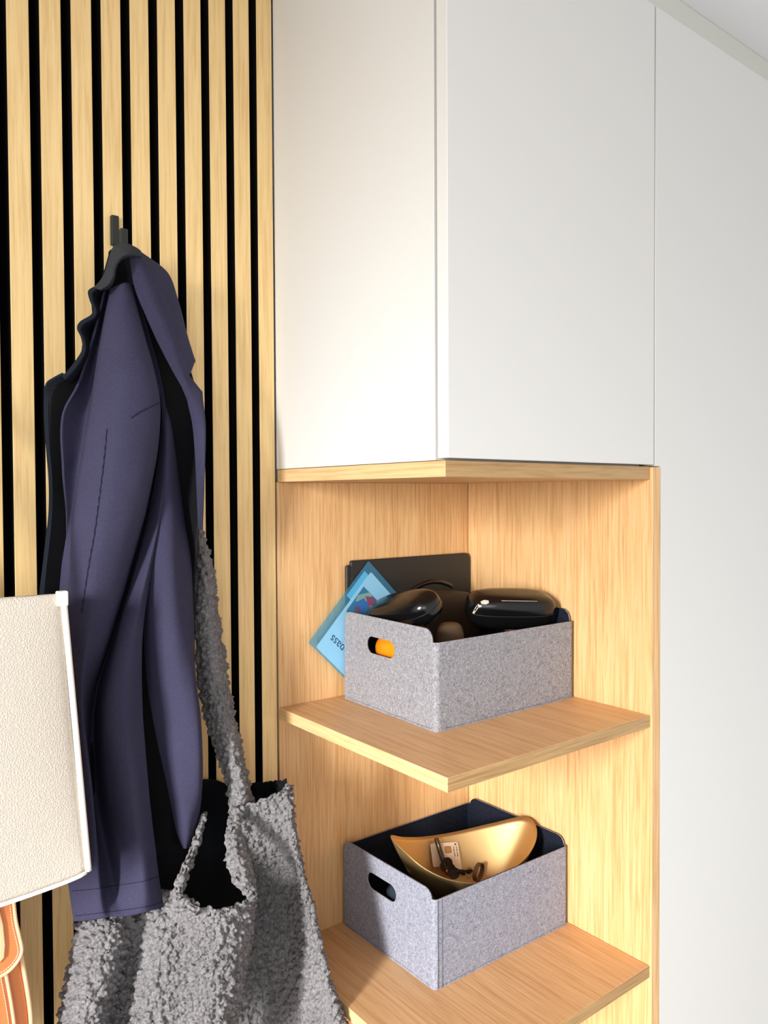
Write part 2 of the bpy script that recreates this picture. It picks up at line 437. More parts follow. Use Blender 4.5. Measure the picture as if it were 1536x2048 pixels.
# ------------------------------------------------------------------ felt boxes
def felt_box(name, label, corners, z0, hs, he, hole_off, hole_h, mat, seam=False):
    """continuous felt wall folded around four corners [BL, FL, FR, BR]; ends BL-FL and FR-BR are taller with hand holes"""
    P = [Vector((x, y)) for x, y in corners]
    cen = sum(P, Vector((0, 0))) / 4
    t = thing(name, label, 'storage box', (cen.x, cen.y, z0), 'felt boxes on the oak shelves')
    R_ = .008
    # perimeter path with rounded corners -> list of (s, pos, normal)
    segs = []
    n = 4
    path = []
    for i in range(n):
        a, b, c = P[i - 1], P[i], P[(i + 1) % n]
        d1 = (b - a).normalized(); d2 = (c - b).normalized()
        ang = math.acos(max(-1, min(1, d1.dot(d2)))); tl = R_ * math.tan(ang / 2)
        s_, e_ = b - d1 * tl, b + d2 * tl
        nrm1 = Vector((d1.y, -d1.x)); nrm2 = Vector((d2.y, -d2.x))
        if nrm1.dot(b - cen) < 0: nrm1 = -nrm1
        if nrm2.dot(b - cen) < 0: nrm2 = -nrm2
        ctr = s_ - nrm1 * R_
        K = 6
        for k in range(K + 1):
            f = k / K
            nn = (nrm1 * math.cos(ang * f) + (nrm2 - nrm1 * nrm1.dot(nrm2)).normalized() * math.sin(ang * f)).normalized()
            path.append((ctr + nn * R_, nn, i))
    # start in the middle of the back side (between corner 3 BR and corner 0 BL)
    mid = (P[3] + P[0]) / 2; nb = (mid - cen).normalized()
    dback = (P[0] - P[3]).normalized(); nb = Vector((dback.y, -dback.x)); nb = nb if nb.dot(mid - cen) > 0 else -nb
    pts = [(mid, nb)] + [(p, q) for p, q, i in path] + [(mid, nb)]
    ss = [0]
    for k in range(1, len(pts)): ss.append(ss[-1] + (pts[k][0] - pts[k - 1][0]).length)
    K = 7
    cs = [(ss[1 + K * i] + ss[K * i + K]) / 2 for i in range(4)]   # s at the four corners
    total = ss[-1]
    def loop_out(dz=0):
        lo = [(0, 0), (total, 0)]
        top = []
        for (c0, c1) in ((cs[0], cs[1]), (cs[2], cs[3])):
            e = .006; r = .016
            hh = he - hs
            up_, dn = [], []
            for k in range(9):
                a = math.pi / 2 * k / 8
                up_.append((c0 + e + r * (1 - math.cos(a)), hs + hh * math.sin(a)))
            for k in range(9):
                a = math.pi / 2 * k / 8
                dn.append((c1 - e - r * (1 - math.cos(a)), hs + hh * math.sin(a)))
            top += up_ + dn[::-1]
        return lo + [(total, hs)] + top[::-1] + [(0, hs)]
    def hole(c, r, w):
        out = []
        for k in range(13):
            a = -math.pi / 2 + math.pi * k / 12; out.append((c + w / 2 - r + r * math.cos(a), hole_h + r * math.sin(a)))
        for k in range(13):
            a = math.pi / 2 + math.pi * k / 12; out.append((c - w / 2 + r + r * math.cos(a), hole_h + r * math.sin(a)))
        return out
    hc0 = cs[0] + hole_off
    hc1 = (cs[2] + cs[3]) / 2
    def wrap(me, off):
        bm = bmesh.new(); bm.from_mesh(me)
        for s in ss[1:-1]:
            bmesh.ops.bisect_plane(bm, geom=bm.verts[:] + bm.edges[:] + bm.faces[:], plane_co=(s, 0, 0), plane_no=(1, 0, 0), dist=1e-6)
        # a few sagging cuts along straight runs
        for s in np.linspace(0, total, 34):
            bmesh.ops.bisect_plane(bm, geom=bm.verts[:] + bm.edges[:] + bm.faces[:], plane_co=(s + .0011, 0, 0), plane_no=(1, 0, 0), dist=1e-6)
        for v in bm.verts:
            s, h, w = v.co.x, v.co.y, v.co.z
            k = max(0, min(len(ss) - 2, int(np.searchsorted(ss, s, side='right') - 1)))
            f = (s - ss[k]) / max(ss[k + 1] - ss[k], 1e-9); f = max(0, min(1, f))
            p = pts[k][0].lerp(pts[k + 1][0], f); q = (pts[k][1].lerp(pts[k + 1][1], f)).normalized()
            p = p + q * (off + w)
            v.co = Vector((p.x, p.y, z0 + h))
        return bm_mesh(bm)
    o1 = link('body', wrap(flat_shape([loop_out(), hole(hc0, .0135, .074), hole(hc1, .0135, .074)], .0022), -.0011), mat, t)
    o2 = link('lining', wrap(flat_shape([loop_out(), hole(hc0, .0138, .0745), hole(hc1, .0138, .0745)], .0010), -.0028), M_lining, t)
    inset = []
    for p in P:
        d = (p - cen); inset.append(cen + d * .972)
    me = flat_shape([[(p.x, p.y) for p in inset]], .002); me.transform(Matrix.Translation((0, 0, z0 + .0025)))
    link('base', me, M_lining, t)
    # stitched seams
    d = (P[2] - P[1]).normalized(); nf = Vector((d.y, -d.x)); nf = nf if nf.dot(P[1] - cen) > 0 else -nf
    def front(s, h): q = P[1] + d * s + nf * .0002; return (q.x, q.y, z0 + h)
    L = (P[2] - P[1]).length
    def stitches(a, b, step=.0042, r=.00032):
        a, b = Vector(a), Vector(b); nn = int((b - a).length / step); vs, fs = [], []
        bm = bmesh.new()
        for k in range(nn):
            p = a.lerp(b, (k + .12) / nn); q = a.lerp(b, (k + .88) / nn)
            m = tube([p, q], r, 5); bm.from_mesh(m); bpy.data.meshes.remove(m)
        return bm_mesh(bm)
    o = link('stitching', stitches(front(.010, .0035), front(L - .01, .0035)), M_seam, t); o['kind'] = 'stuff'
    d0 = (P[1] - P[0]).normalized(); n0 = Vector((d0.y, -d0.x)); n0 = n0 if n0.dot(P[0] - cen) > 0 else -n0
    q0 = P[0] + d0 * .01 + n0 * .0002; q1 = P[1] - d0 * .01 + n0 * .0002
    o = link('stitching', stitches((q0.x, q0.y, z0 + .0035), (q1.x, q1.y, z0 + .0035)), M_seam, t); o['kind'] = 'stuff'
    if seam:
        link('seam', tube([front(.0062, .001), front(.0062, hs * .5), front(.0062, hs - .001)], .0006, 6), M_seam, t)
        link('seam', tube([front(.0145, .001), front(.0145, hs * .5), front(.0145, hs - .001)], .0005, 6), M_seam, t)
    return t

felt_box('storage_box', 'grey felt box on the upper shelf, full of black cases', [(-.3075, -.0150), (-.315, -.2587), (-.0050, -.2587), (-.0050, -.0150)], Z1, .1290, .1478, .107, .1025, M_felt)
felt_box('storage_box', 'grey felt box on the lower shelf holding a brass bowl', [(-.3045, -.0040), (-.3017, -.2394), (-.0036, -.2455), (-.0036, -.0040)], Z2, .1345, .1478, .107, .1060, M_felt_b, True)

# ------------------------------------------------------------------ things in and behind the upper box
# black folio case standing behind the box
fc = thing('folio_case', 'flat black leather folio case standing behind the upper felt box', 'case', (-.15, -.0065, Z1))
me = flat_shape([rrect(-.2850, -.0030, Z1 + .0006, -.1110, [.012, .004, .012, .012], 6)], .0070, .0022)
me.transform(frame_matrix((0, -.0064, 0), (1, 0, 0), (0, 0, 1), (0, -1, 0)))
link('cover', me, M_case, fc)
me = flat_shape([rrect(-.2945, -.2830, Z1 + .012, -.1185, .004, 5)], .0064, .0025)
me.transform(frame_matrix((0, -.0064, 0), (1, 0, 0), (0, 0, 1), (0, -1, 0)))
link('spine', me, M_case, fc)
link('piping', tube([(-.2868, -.0100, -.120), (-.2868, -.0102, -.20), (-.2868, -.0100, -.30)], .0008, 6), M_case, fc)

# blue plastic sleeve turned 45 degrees, tucked between box and case
YS = -.0125
def sl(px, py, dy=0):
    p = at(px, py, -YS); return Vector((p[0], YS + dy, p[2]))
Tt, Ll, Lo = sl(737, 1122), sl(617, 1285), sl(686, 1357)
e_long = (Ll - Tt); Llen = e_long.length; e_long.normalize()
e_sh = Vector((-e_long.z, 0, e_long.x)); e_sh = e_sh if e_sh.z < 0 else -e_sh
Slen = (Ll.z - (Z1 + .0008)) / (-e_sh.z)
slv = thing('document_sleeve', 'translucent blue plastic sleeve tilted behind the upper felt box', 'sleeve', (Ll.x + e_sh.x * Slen, YS, Z1))
def plate(name, a0, a1, b0, b1, dy, t, mat, parent, r=.002):
    me = flat_shape([rrect(a0, a1, b0, b1, r, 3)], t)
    me.transform(frame_matrix((Tt.x, YS + dy, Tt.z), e_long, e_sh, e_long.cross(e_sh)))
    return link(name, me, mat, parent)
plate('back_sheet', 0, Llen, 0, Slen, .0009, .0003, M_plastic, slv)
plate('front_sheet', 0, Llen, 0, Slen, -.0009, .0003, M_plastic, slv)
def ab(px, py):
    v = sl(px, py) - Tt; return v.dot(e_long), v.dot(e_sh)
ca0, cb0 = ab(741, 1143); ca1, cb1 = ab(633, 1295)
cardp = thing('paper_card', 'white card with a small picture and the word pass inside the blue sleeve', 'card', (Ll.x + e_sh.x * Slen, YS, Z1 + .01))
plate('sheet', ca0, ca1, (cb0 + cb1) / 2, Slen - .012, -.0002, .0005, M_paper, cardp, .003)
na0, nb0 = ab(729, 1141)
note = plate('paper_note', na0, na0 + .055, nb0 + .001, Slen - .02, .0004, .0003, M_bluepaper, None, .001)
tag(note, 'light blue slip of paper showing behind the white card in the sleeve', 'paper')
# printed picture: plain colour patches
pa0, pb0 = ab(727, 1173); pa1, pb1 = ab(690, 1222)
def patch(name, pxs, mat, dy):
    lp = [ab(*q) for q in pxs]
    me = flat_shape([lp], .0001)
    me.transform(frame_matrix((Tt.x, YS + dy, Tt.z), e_long, e_sh, e_long.cross(e_sh)))
    return link(name, me, mat, cardp)
patch('picture', [(727, 1173), (692, 1222), (730, 1262), (768, 1215)], M_prints['teal'], -.00055)
patch('print_patch', [(716, 1190), (740, 1184), (746, 1198), (722, 1206), (710, 1202)], M_prints['cream'], -.00062)
patch('print_patch', [(708, 1206), (728, 1196), (736, 1212), (726, 1226), (706, 1222)], M_prints['blue'], -.00066)
patch('print_patch', [(730, 1192), (745, 1194), (760, 1211), (738, 1216)], M_prints['pink'], -.0007)
patch('print_patch', [(740, 1212), (750, 1208), (748, 1222), (738, 1228)], M_prints['pale'], -.00074)
patch('print_patch', [(708, 1214), (718, 1212), (722, 1224), (710, 1226)], M_prints['plum'], -.00074)
tm = text_mesh('pass', .0155)
p0 = sl(691, 1293); tdir = (sl(666, 1268.5) - p0); tl_ = tdir.length; tdir.normalize()
tup = Vector((-tdir.z, 0, tdir.x)); tup = tup if tup.z < 0 else -tup
tx = max(v.co.x for v in tm.vertices)
tm.transform(Matrix.Scale(tl_ / tx, 4))
tm.transform(frame_matrix((p0.x, YS - .00055, p0.z), tdir, tup, tdir.cross(tup)))
link('lettering', tm, M_print, cardp)

def place(me, loc, ex, ez):
    ex = Vector(ex).normalized(); ez = Vector(ez); ez = (ez - ex * ez.dot(ex)).normalized(); ey = ez.cross(ex)
    me.transform(frame_matrix(loc, ex, ey, ez)); return me
def ring(ax, ay, e, n=64):
    out = []
    for k in range(n):
        u = 2 * math.pi * k / n
        c, s = math.cos(u), math.sin(u)
        out.append(Vector((ax * math.copysign(abs(c) ** e, c), ay * math.copysign(abs(s) ** e, s), 0)))
    return out
def glasses_case(label, loc, ex, ez, ax, ay, az, e1, e2):
    t = thing('glasses_case', label, 'glasses case', loc, 'glasses cases in the upper felt box')
    up_ = superell(ax, ay, az, e1, e2)
    bm = bmesh.new(); bm.from_mesh(up_)
    bmesh.ops.bisect_plane(bm, geom=bm.verts[:] + bm.edges[:] + bm.faces[:], plane_co=(0, 0, .0006), plane_no=(0, 0, 1), clear_inner=True)
    lid = bm_mesh(bm)
    bm = bmesh.new(); bm.from_mesh(up_)
    bmesh.ops.bisect_plane(bm, geom=bm.verts[:] + bm.edges[:] + bm.faces[:], plane_co=(0, 0, -.0006), plane_no=(0, 0, 1), clear_outer=True)
    bot = bm_mesh(bm)
    for nm, me in (('lid', lid), ('shell', bot)):
        for p in me.polygons: p.use_smooth = True
        place(me, loc, ex, ez); link(nm, me, M_gloss, t, True)
    sm_ = tube(ring(ax * .985, ay * .985, e2), .0009, 6, True); place(sm_, loc, ex, ez); link('rim', sm_, M_keys, t)
    return t
def dirv(a, b): return Vector(b) - Vector(a)
# left case: its rounded end points to the front right
glasses_case('black glossy glasses case in the upper box, beside the blue sleeve, seam facing front', (-.262, -.122, -.186), (.10, -1, .22), (-.5, .1, .85), .074, .034, .026, .62, .7)
g2 = glasses_case('black glossy glasses case with a peeled pale patch, at the right of the upper box', (-.0790, -.183, -.1925), (.124, -.074, -.004), (-.1, -.25, 1), .076, .036, .030, .55, .62)
# peeled patch and contrast stitching on the right case
def on_surface(px, py, c, ex, ez, ax, ay, az, e1, e2):
    ex = Vector(ex).normalized(); ez = Vector(ez); ez = (ez - ex * ez.dot(ex)).normalized(); ey = ez.cross(ex)
    o = Vector(CAM); d = Vector(at(px, py, .2)) - o; d.normalize()
    def fval(p):
        q = p - Vector(c); x, y, z = abs(q.dot(ex)) / ax, abs(q.dot(ey)) / ay, abs(q.dot(ez)) / az
        return ((x ** (2 / e2) + y ** (2 / e2)) ** (e2 / e1)) + z ** (2 / e1) - 1
    t = .9
    while t < 1.9:
        if fval(o + d * t) < 0: break
        t += .0005
    return o + d * (t - .0006)
G2 = ((-.0790, -.183, -.1925), (.124, -.074, -.004), (-.1, -.25, 1), .076, .036, .030, .55, .62)
def surf_patch(name, pxs, mat, parent, off=0):
    vs = [on_surface(px, py, *G2) for px, py in pxs]
    c = sum(vs, Vector()) / len(vs)
    me = bpy.data.meshes.new('p'); me.from_pydata([tuple(v) for v in vs] + [tuple(c)], [], [(i, (i + 1) % len(vs), len(vs)) for i in range(len(vs))])
    o = link(name, me, mat, parent); solid(o, .0006, 0); return o
if g2:
    surf_patch('peeled_patch', [(961, 1203), (968, 1200), (977, 1201), (978, 1206), (972, 1209), (963, 1208)], M_wear, g2)
    surf_patch('peeled_patch', [(951, 1214), (957, 1208), (960, 1211), (955, 1218), (948, 1228), (945, 1226)], M_wear, g2)
    st = [on_surface(px, 1201.5 + (px - 1003) * .015, *G2) for px in range(1003, 1082, 8)]
    link('stitch_line', tube(st, .0004, 6), M_wear, g2)
# dark pouch lying between and behind the cases, with its strap
po = thing('pouch', 'dark brown leather pouch with a strap at the back of the upper box', 'pouch', (-.115, -.055, Z1 + .004))
me = superell(.085, .022, .077, .45, .6); place(me, (-.118, -.052, -.2485), (1, -.1, -.08), (0, .1, 1)); link('bag', me, M_brown, po)
stp = []
for k in range(15):
    f = k / 14
    p = at(822 + 83 * f, 1187 - 24 * math.sin(math.pi * (.08 + .72 * f)) , .058); stp.append(p)
bmst = bmesh.new(); prev = None
for p in stp:
    a = bmst.verts.new((p[0], p[1] - .001, p[2] - .0042)); b = bmst.verts.new((p[0], p[1] + .001, p[2] + .0042))
    if prev: bmst.faces.new((prev[0], prev[1], b, a))
    prev = (a, b)
o = link('strap', bm_mesh(bmst), M_gloss, po, True); solid(o, .0025, 0)
# brown round-topped item
bo = at(900, 1245, .165)
me = superell(.0235, .0235, .065, .45, 1.0); place(me, (bo[0], bo[1], Z1 + .0700), (1, 0, 0), (.05, 0, 1))
b2 = thing('suede_pouch', 'small round-topped brown pouch between the two glasses cases', 'pouch', (bo[0], bo[1], Z1 + .004)); link('bag', me, M_tanbrown, b2)
me = tube([(bo[0] + .0238 * math.cos(a), bo[1] + .0238 * math.sin(a), Z1 + .10) for a in np.linspace(0, 2 * math.pi, 33)[:-1]], .0008, 6, True); link('seam', me, M_brown, b2)
# orange item seen through the hand hole
ob_ = thing('orange_case', 'orange glossy case glimpsed through the hand hole of the upper box', 'case', (-.262, -.14, Z1 + .004))
me = superell(.034, .050, .030, .8, .8); place(me, (-.262, -.118, -.2500), (1, 0, 0), (-.2, .1, 1)); link('shell', me, M_orange, ob_)
me = tube([Vector((-.262 + .0345 * math.cos(a), -.118 + .0508 * math.sin(a), -.2570)) for a in np.linspace(0, 2 * math.pi, 49)[:-1]], .0018, 8, True); link('rim', me, M_red, ob_)
me = superell(.030, .044, .028, .6, .7); place(me, (-.262, -.118, Z1 + .034), (1, 0, 0), (0, 0, 1)); link('foot', me, M_red, ob_)

# ------------------------------------------------------------------ brass bowl and what lies in it
RIM = [(781, 1672, .085), (813, 1706, .130), (853, 1738, .165), (905, 1760, .195), (965, 1763, .214), (1033, 1731, .224), (1067, 1692, .214), (1073, 1655, .190), (1050, 1633, .155), (985, 1646, .112), (912, 1663, .078), (850, 1673, .062), (808, 1674, .066)]
RP = [at(*q) for q in RIM]
nrim = len(RP)
RD = cat_rom(RP[-2:] + RP + RP[:3], 12 * (nrim + 4) + 1)[24:24 + 12 * nrim]     # closed smooth rim
BC = Vector((float(np.mean(RD[:, 0])), float(np.mean(RD[:, 1]))))
ZB = Z2 + .028
def bowl_pt(s, k, off=0):
    r = RD[k % len(RD)]
    zr = r[2]
    rad = s ** .92
    x = BC.x + (r[0] - BC.x) * rad; y = BC.y + (r[1] - BC.y) * rad
    return Vector((x, y, ZB + (zr - ZB) * s ** 2.0 - off))
def bowl_mesh():
    nu, nv = len(RD), 26; t = .0022
    bm = bmesh.new(); rows = []
    seq = [(k / nv, 0) for k in range(1, nv + 1)] + [(k / nv, t) for k in range(nv, 0, -1)]
    top = bm.verts.new(bowl_pt(0, 0, 0)); bot = bm.verts.new(bowl_pt(0, 0, t))
    for s, off in seq:
        rows.append([bm.verts.new(bowl_pt(s, k, off)) for k in range(nu)])
    for k in range(nu):
        l = (k + 1) % nu
        bm.faces.new((top, rows[0][k], rows[0][l])); bm.faces.new((bot, rows[-1][l], rows[-1][k]))
        for r in range(len(rows) - 1):
            bm.faces.new((rows[r][k], rows[r + 1][k], rows[r + 1][l], rows[r][l]))
    me = bm_mesh(bm)
    for p in me.polygons: p.use_smooth = True
    return me
bw = thing('brass_bowl', 'matte gold curved bowl lying in the lower felt box', 'bowl', (BC.x, BC.y, Z2 + .004))
bowl_o = link('bowl', bowl_mesh(), M_brass, bw)
import mathutils.bvhtree as bvh
_w = Vector(bowl_o['_w'])
BT = bvh.BVHTree.FromPolygons([v.co + _w for v in bowl_o.data.vertices], [tuple(p.vertices) for p in bowl_o.data.polygons])
def pd(px, py, lift):
    """point of the bowl's inside met along a sight line, lifted towards the viewer"""
    o = Vector(CAM); d = (Vector(at(px, py, .1)) - o).normalized()
    h = BT.ray_cast(o, d)
    return (h[0] if h[0] is not None else Vector(at(px, py, .17))) - d * lift
me = tube([(BC.x + .03 * math.cos(a), BC.y + .03 * math.sin(a), ZB - .012) for a in np.linspace(0, 2 * math.pi, 41)[:-1]], .0145, 10, True)
link('foot', me, M_brass, bw)

def card(label, c4, dots, d):
    """bank card on four photo corners (top-left, top-right, bottom-left) with real size"""
    tl, trr, bl = c4
    ex = (trr - tl); w_ = ex.length; ex.normalize(); ey = (bl - tl); h_ = ey.length; ey = (ey - ex * ey.dot(ex)); ey.normalize()
    t = thing('bank_card', label, 'card', (tl + ex * w_ / 2 + ey * h_))
    nrm = ex.cross(ey)
    me = flat_shape([rrect(0, w_, 0, h_, .0025, 4)], .0008); me.transform(frame_matrix(tl, ex, ey, nrm)); link('plate', me, M_card, t)
    if dots:
        sgn = 1 if nrm.dot(Vector(CAM) - tl) > 0 else -1
        def put(name, lp, mat, k=1):
            m = flat_shape(lp, .0002); m.transform(frame_matrix(tl + nrm * sgn * .0005 * k, ex, ey, nrm)); link(name, m, mat, t)
        put('chip', [rrect(w_ * .26, w_ * .56, h_ * .16, h_ * .36, .0012, 3)], M_chip)
        put('chip_outline', [rrect(w_ * .24, w_ * .58, h_ * .14, h_ * .38, .0015, 3), rrect(w_ * .27, w_ * .55, h_ * .165, h_ * .355, .001, 3)], M_cardprint, 1.1)
        put('emblem', [[(w_ * .80, h_ * .05), (w_ * .88, h_ * .04), (w_ * .93, h_ * .08), (w_ * .86, h_ * .12), (w_ * .79, h_ * .10)]], M_cardprint, 1.1)
        for f in (.70, .86):
            lp = []
            k = 0
            hh = .15
            while hh < .46:
                seg = .02 + .03 * ((k * 7) % 3); lp.append([(w_ * f, h_ * hh), (w_ * (f + .05), h_ * hh), (w_ * (f + .05), h_ * (hh + seg)), (w_ * f, h_ * (hh + seg))]); hh += seg + .015; k += 1
            put('fine_print', lp, M_cardprint, 1.1)
    return t
card('white bank card with a chip leaning in the brass bowl', (pd(879, 1686, .006), pd(915, 1684, .004), pd(896, 1740, .016)), True, 0)
card('plain card half hidden behind the pen in the brass bowl', (pd(860, 1688, .003), pd(884, 1686, .003), pd(873, 1733, .008)), False, 0)
pn = thing('pen', 'dark brown pen lying across the bank cards in the brass bowl', 'pen', tuple(pd(892, 1742, .012)))
p0, p1 = pd(872, 1676, .010), pd(893, 1742, .022)
link('barrel', tube([p0.lerp(p1, f) for f in (0, .02, .1, .5, .92, .97)], [.0028, .0038, .0044, .0046, .0044, .0034], 12), M_pen, pn)
link('tip', tube([p0.lerp(p1, f) for f in (.965, 1.0, 1.04)], [.0027, .0022, .0008], 10), M_brass, pn)
cl = (Vector(CAM) - p0).normalized() * .0042
link('clip', tube([p0.lerp(p1, f) + cl for f in (.02, .2, .42)], .0009, 6), M_chrome, pn)
ky = thing('key_bunch', 'bunch of dark keys with a leather loop in the brass bowl', 'keys', tuple(pd(915, 1748, .004)))
def key(a, b, r):
    ax = (b - a).normalized(); 
    nrm = (Vector(CAM) - a).normalized(); side = ax.cross(nrm).normalized(); nn = side.cross(ax)
    L_ = (b - a).length
    out = []
    for k in range(20):
        an = math.radians(35 + 290 * k / 19); out.append((r + r * math.cos(an) * -1 * -1 - r, r * math.sin(an)))
    lp = [(-r * 1.0 + r * math.cos(math.radians(30 + 300 * k / 23)), r * math.sin(math.radians(30 + 300 * k / 23))) for k in range(24)]
    lp = lp + [(0, -.0028), (L_ - .004, -.0028), (L_, 0), (L_ - .003, .0028), (L_ * .8, .0028), (L_ * .74, .0014), (L_ * .68, .0030), (L_ * .6, .0014), (L_ * .5, .0030), (0, .0028)]
    hole_ = [(-r * 1.3 + .0026 * math.cos(math.radians(a_)), .0026 * math.sin(math.radians(a_))) for a_ in range(0, 360, 30)]
    me = flat_shape([lp, hole_], .0026); me.transform(frame_matrix(a, ax, side, ax.cross(side)))
    return link('key', me, M_keys, ky)
key(pd(903, 1734, .022), pd(930, 1749, .008), .0115)
key(pd(911, 1741, .018), pd(942, 1745, .010), .0105)
key(pd(899, 1737, .018), pd(918, 1752, .008), .0100)
key(pd(918, 1745, .012), pd(946, 1741, .006), .0095)
# leather loop
lc = pd(957, 1744, .026)
bml = bmesh.new(); prev = None; first = None
for k in range(33):
    an = 2 * math.pi * k / 32
    e1 = Vector((.9, .4, 0)).normalized(); e2 = Vector((.1, .1, 1)).normalized()
    p = lc + e1 * .019 * math.cos(an) + e2 * .0125 * math.sin(an)
    wv = e1.cross(e2).normalized() * .0035
    a, b = bml.verts.new(p - wv), bml.verts.new(p + wv)
    if prev: bml.faces.new((prev[0], prev[1], b, a))
    prev = (a, b)
o = link('leather_loop', bm_mesh(bml), M_tanbrown, ky, True); solid(o, .0018, 0)
link('key_ring', tube([pd(938, 1746, .010) + Vector((.008 * math.cos(a), .003 * math.sin(a), .008 * math.sin(a))) for a in np.linspace(0, 2 * math.pi, 25)[:-1]], .0008, 6, True), M_chrome, ky)
# crumpled dark bag low in the lower box, glimpsed through its hand hole
me = superell(.026, .055, .036, .8, .8, squash=lambda q: q * (1 + .10 * noise.noise(q * 60)))
place(me, (-.268, -.148, Z2 + .078), (1, 0, 0), (0, 0, 1))
cb = thing('crumpled_bag', 'shiny dark crumpled bag glimpsed through the hand hole of the lower box', 'bag', (-.25, -.15, Z2 + .004)); link('foil', me, M_bagfoil, cb)
link('tie', tube([(-.268 + .008 * math.cos(a), -.140 + .012 * math.sin(a), Z2 + .112) for a in np.linspace(0, 2 * math.pi, 21)[:-1]], .0012, 6, True), M_keys, cb)

# ------------------------------------------------------------------ hook
hk = thing('wall_hook', 'slim black metal hook on the oak slats above the navy coat', 'hook', tuple(at(230, 458, .004)))
pa, pb = at(222.5, 429, .007), at(238.5, 492, .007)
link('back_plate', box(pa[0], pb[0], -.0085, -.0002, pb[2], pa[2], .0015), M_hook, hk)
q0, q1 = at(239, 457, .055), at(254, 481, .055)
link('prong', box(q0[0], q1[0], -.060, -.052, q1[2] - .012, q0[2], .0012), M_hook, hk)
link('arm', box(q0[0] + .001, q1[0] - .001, -.056, -.006, q1[2] - .012, q1[2] - .004, .001), M_hook, hk)

# ------------------------------------------------------------------ navy coat
coat = thing('navy_coat', 'navy blue coat hanging from the black hook on the slat wall', 'coat', tuple(at(240, 1840, .06)))
# inside of the coat (lining), the whole silhouette, shade put into its colour
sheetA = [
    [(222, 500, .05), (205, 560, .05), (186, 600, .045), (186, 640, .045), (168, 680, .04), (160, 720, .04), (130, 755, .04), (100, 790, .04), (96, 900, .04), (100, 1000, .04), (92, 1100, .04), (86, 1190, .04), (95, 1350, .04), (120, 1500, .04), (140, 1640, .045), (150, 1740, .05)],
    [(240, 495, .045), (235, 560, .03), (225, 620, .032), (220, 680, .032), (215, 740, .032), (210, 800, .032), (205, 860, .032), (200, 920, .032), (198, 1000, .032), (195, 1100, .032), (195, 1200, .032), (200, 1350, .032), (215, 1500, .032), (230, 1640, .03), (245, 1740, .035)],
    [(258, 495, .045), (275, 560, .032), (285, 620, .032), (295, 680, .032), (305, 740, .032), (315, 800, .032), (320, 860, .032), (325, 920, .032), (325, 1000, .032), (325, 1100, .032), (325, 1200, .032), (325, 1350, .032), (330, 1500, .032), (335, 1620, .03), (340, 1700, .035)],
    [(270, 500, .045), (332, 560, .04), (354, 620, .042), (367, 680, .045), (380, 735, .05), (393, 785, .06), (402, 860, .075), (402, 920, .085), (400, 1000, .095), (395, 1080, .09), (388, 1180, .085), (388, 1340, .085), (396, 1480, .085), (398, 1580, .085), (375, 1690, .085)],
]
o = link('lining', loft_mesh(sheetA, 30, 90, 0), M_coat_shade, coat); solid(o, .002)
# near sleeve with the front panel: from the collar to the hem
B0 = [(212, 578, .06), (192, 660, .06), (160, 765, .06), (126, 835, .06), (127, 940, .06), (134, 1045, .06), (122, 1145, .06), (112, 1300, .062), (116, 1450, .065), (124, 1600, .07), (134, 1745, .075), (147, 1843, .08)]
B1 = [(219, 578, .045), (206, 650, .045), (188, 740, .045), (176, 810, .045), (163, 900, .05), (152, 990, .06), (142, 1090, .07), (130, 1300, .07), (132, 1450, .075), (142, 1600, .08), (152, 1745, .085), (163, 1842, .09)]
B2 = [(224, 576, .075), (210, 645, .085), (197, 735, .085), (186, 815, .085), (172, 905, .087), (158, 1000, .088), (146, 1100, .09), (142, 1300, .085), (148, 1450, .085), (160, 1600, .09), (170, 1745, .095), (180, 1840, .098)]
B3 = [(245, 566, .09), (250, 650, .105), (252, 740, .115), (248, 820, .118), (238, 900, .12), (222, 1000, .12), (205, 1090, .118), (182, 1240, .11), (165, 1400, .10), (185, 1580, .105), (198, 1745, .108), (205, 1836, .108)]
B4 = [(262, 566, .08), (286, 670, .095), (306, 750, .105), (315, 815, .11), (308, 900, .11), (288, 1000, .11), (270, 1070, .108), (222, 1250, .095), (182, 1400, .06), (176, 1560, .045), (196, 1710, .07), (222, 1832, .108)]
B5 = [(264, 567, .05), (290, 672, .048), (311, 755, .048), (320, 820, .045), (315, 905, .045), (298, 1000, .045), (281, 1075, .045), (234, 1250, .045), (192, 1400, .04), (192, 1560, .035), (216, 1710, .06), (240, 1831, .112)]
B6 = [(266, 568, .045), (293, 674, .044), (315, 760, .044), (324, 825, .044), (320, 905, .05), (303, 1000, .058), (286, 1080, .07), (243, 1250, .095), (210, 1410, .10), (216, 1560, .085), (240, 1700, .09), (258, 1831, .117)]
B7 = [(267, 569, .05), (296, 676, .055), (319, 764, .06), (329, 828, .06), (330, 910, .07), (322, 1000, .085), (306, 1090, .10), (268, 1260, .118), (250, 1420, .124), (264, 1580, .126), (284, 1745, .126), (292, 1824, .126)]
B8 = [(268, 570, .045), (298, 678, .05), (321, 768, .052), (332, 832, .052), (334, 915, .06), (328, 1010, .08), (312, 1100, .09), (286, 1265, .105), (286, 1420, .108), (298, 1580, .108), (316, 1740, .11), (328, 1814, .112)]
o = link('sleeve', loft_mesh([B0, B1, B2, B3, B4, B5, B6, B7, B8], 120, 160, .0022, 3, True), M_navy, coat); solid(o, .003)
